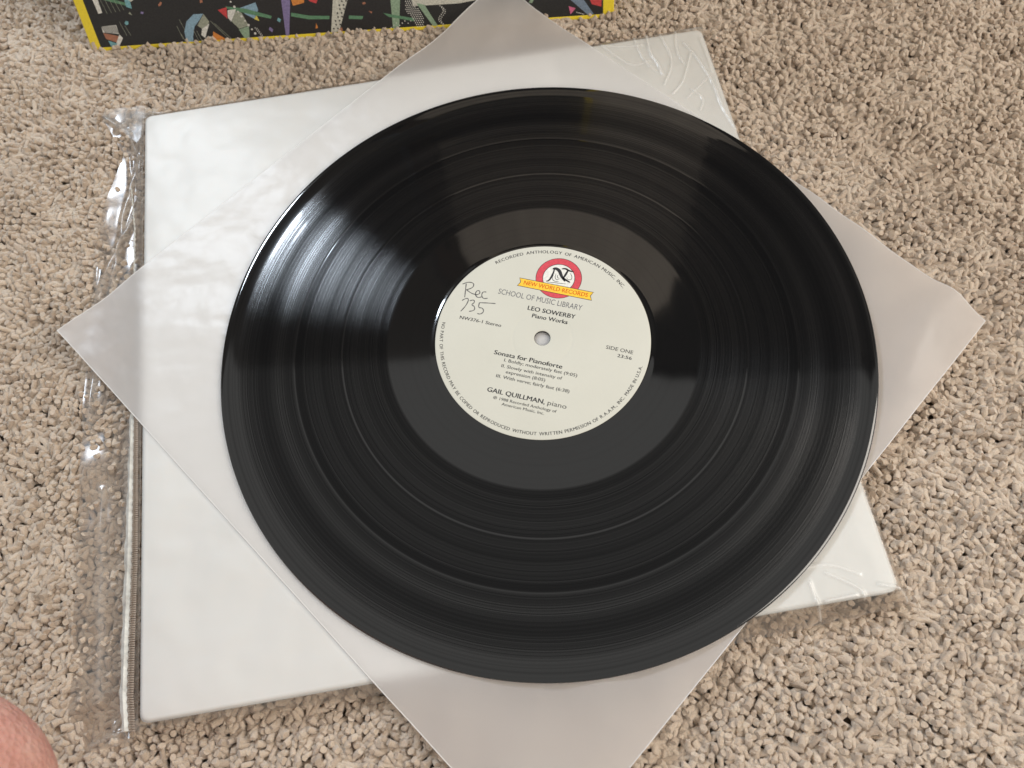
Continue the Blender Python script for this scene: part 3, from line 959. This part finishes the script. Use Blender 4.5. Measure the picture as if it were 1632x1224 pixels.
    for k in range(12): dot(209.4 + math.sin(k * .6) * 1.6, 12.8 - k * .95, .33); dot(210.5 + math.sin(k * .6) * 1.6, 12.3 - k * .95, .3)
    for k in range(10):
        f = k / 9; dot(88.5 + 12 * f, 26 - 24 * f ** .9, .75 - .2 * (k % 2), n=7)
    for k in range(6): dot(100 + k * .5, 7.5 - k, .3); dot(101 + k * .5, 7.2 - k, .3)
    for k in range(6): dot(285 + k * 1.1, 13 - k * .3, .28); dot(288 + k * .8, 4.2 - k * .25, .28)
    mesh_obj('printed_dots', V_, F_, mats['w'], t)['kind'] = 'stuff'
    V_, F_ = [], []
    for k in range(18):
        f = k / 17; y = 38 - 36 * f
        x = np.interp(y, [1.8, 20.1, 40], [146.3, 154.8, 157.2])
        for dx in (-1.2, 1.2): dot(x + dx + (.5 if k % 2 else -.4), y, .62, n=4)
    for k in range(8): quad(10.8 + k * 1.1, 14.0, 12 + k * 1.0, 9.8, .45, .05)
    mesh_obj('printed_dots', V_, F_, mats['k'], t)['kind'] = 'stuff'


build_cover()


# ------------------------------------------------------------------ cabinet the cover leans on (seen as dark reflections in the record)
def build_cabinet():
    wall = printed('wall_paint', (.20, .18, .16), .8, .05)
    # far wall with a window opening, low to the left
    x0, x1, y0, z1, wx0, wx1, wz0, wz1 = -2600, 2600, 1190, 2500, -1120, -560, 900, 1700
    rects = [(x0, wx0, FLOOR, z1), (wx1, x1, FLOOR, z1), (wx0, wx1, FLOOR, wz0), (wx0, wx1, wz1, z1)]
    V_, F_ = [], []
    for a, b, c, d in rects:
        k = len(V_)
        V_ += [(a, y0, c), (b, y0, c), (b, y0, d), (a, y0, d), (a, y0 + 120, c), (b, y0 + 120, c), (b, y0 + 120, d), (a, y0 + 120, d)]
        F_ += [(k, k + 1, k + 2, k + 3), (k + 4, k + 7, k + 6, k + 5), (k + 3, k + 2, k + 6, k + 7), (k, k + 3, k + 7, k + 4), (k + 1, k + 5, k + 6, k + 2), (k, k + 4, k + 5, k + 1)]
    tag(mesh_obj('wall', V_, F_, wall), kind='structure')
    t = empty('cabinet', (0, 352, -18))
    tag(t, 'tall brown cabinet with a dark open side, behind the album cover, mirrored in the record', 'cabinet')
    def wood(name, col):
        m = NT(name); co = m.objco()
        mp = m.add('ShaderNodeMapping'); m.link(co, mp.inputs[0]); mp.inputs['Scale'].default_value = (12, 12, 1.2)
        f = m.noise(4, 5, .6, vec=mp.outputs[0])
        m.link(m.ramp(f, [(.3, tuple(c * .7 for c in col)), (.7, col)]), m.b.inputs['Base Color'])
        m.b.inputs['Roughness'].default_value = .6
        return m.m
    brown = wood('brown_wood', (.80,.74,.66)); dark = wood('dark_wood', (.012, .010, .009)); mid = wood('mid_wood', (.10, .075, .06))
    def box(name, x0, x1, y0, y1, z0, z1, mat):
        V_ = [(x0, y0, z0), (x1, y0, z0), (x1, y1, z0), (x0, y1, z0), (x0, y0, z1), (x1, y0, z1), (x1, y1, z1), (x0, y1, z1)]
        F_ = [(3, 2, 1, 0), (4, 5, 6, 7), (0, 1, 5, 4), (1, 2, 6, 5), (2, 3, 7, 6), (3, 0, 4, 7)]
        o = mesh_obj(name, V_, F_, mat, t); bv = o.modifiers.new('bevel', 'BEVEL'); bv.width = .002; bv.segments = 2
    H = 890
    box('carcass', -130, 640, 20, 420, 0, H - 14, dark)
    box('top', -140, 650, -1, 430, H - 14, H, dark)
    box('door', -122, -94, 0, 19, 30, H - 20, mid)
    box('door', -90, 168, 0, 19, 30, H - 20, brown)
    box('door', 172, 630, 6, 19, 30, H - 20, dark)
    box('handle', -104, -98, -8, 0, 380, 470, dark)


build_cabinet()


# ------------------------------------------------------------------ photographer's knee at the lower left corner
def build_person():
    m = NT('skin')
    co = m.objco()
    f = m.noise(70, 5, .7, vec=co)
    m.link(m.ramp(f, [(.35, (.56, .25, .20)), (.65, (.70, .40, .33))]), m.b.inputs['Base Color'])
    cr = m.add('ShaderNodeTexVoronoi'); cr.inputs['Scale'].default_value = 420; m.link(co, cr.inputs['Vector'])
    m.link(m.bump(cr.outputs['Distance'], .0006), m.b.inputs['Normal'])
    m.b.inputs['Roughness'].default_value = .5
    m.b.inputs['Subsurface Weight'].default_value = .3
    m.b.inputs['Subsurface Radius'].default_value = (1, .35, .2)
    m.b.inputs['Subsurface Scale'].default_value = .008
    # kneeling leg: thigh rising away from the camera side, knee on the carpet, shin lying back
    path = [(-310, -600, 350, 82), (-281, -480, 270, 76), (-251, -360, 180, 68), (-226, -267, 105, 60), (-216, -210, 64, 53), (-215, -183, 46, 42),
            ]
    path += [(-238, -235, 5, 36)]
    path = [Vector((a, b, c)).to_4d().xyz.to_tuple() + (r,) for a, b, c, r in path]
    n = 28
    vs = []; fs = []
    pts = []
    for i in range(len(path) - 2):
        for k in range(5):
            t = k / 5
            a, b = path[i], path[i + 1]
            pts.append(tuple(a[j] * (1 - t) + b[j] * t for j in range(4)))
    pts.append(path[-2])
    # hemispherical end cap for the kneecap
    last = Vector(pts[-1][:3]); dirv = (last - Vector(pts[-4][:3])).normalized()
    r0 = pts[-1][3]
    for k in range(1, 8):
        a = k / 8 * math.pi / 2
        q = last + dirv * r0 * math.sin(a) * .8
        pts.append((q.x, q.y, q.z, r0 * math.cos(a)))
    for i, p in enumerate(pts):
        a = Vector(pts[max(0, i - 1)][:3]); b = Vector(pts[min(len(pts) - 1, i + 1)][:3])
        d = (b - a).normalized(); x = d.cross(Vector((0, 0, 1))).normalized(); y = x.cross(d)
        for k in range(n):
            th = 2 * math.pi * k / n
            q = Vector(p[:3]) + x * p[3] * math.cos(th) + y * p[3] * math.sin(th)
            vs.append(tuple(q))
    for i in range(len(pts) - 1):
        for k in range(n):
            j = (k + 1) % n
            fs.append((i * n + k, i * n + j, (i + 1) * n + j, (i + 1) * n + k))
    c = len(vs); vs.append(tuple(last + dirv * r0 * .8))
    for k in range(n): fs.append(((len(pts) - 1) * n + k, (len(pts) - 1) * n + (k + 1) % n, c))
    o = mesh_obj('person', vs, fs, m.m, smooth=True)
    tag(o, 'bare pink knee of a kneeling person at the lower left corner', 'person')


build_person()
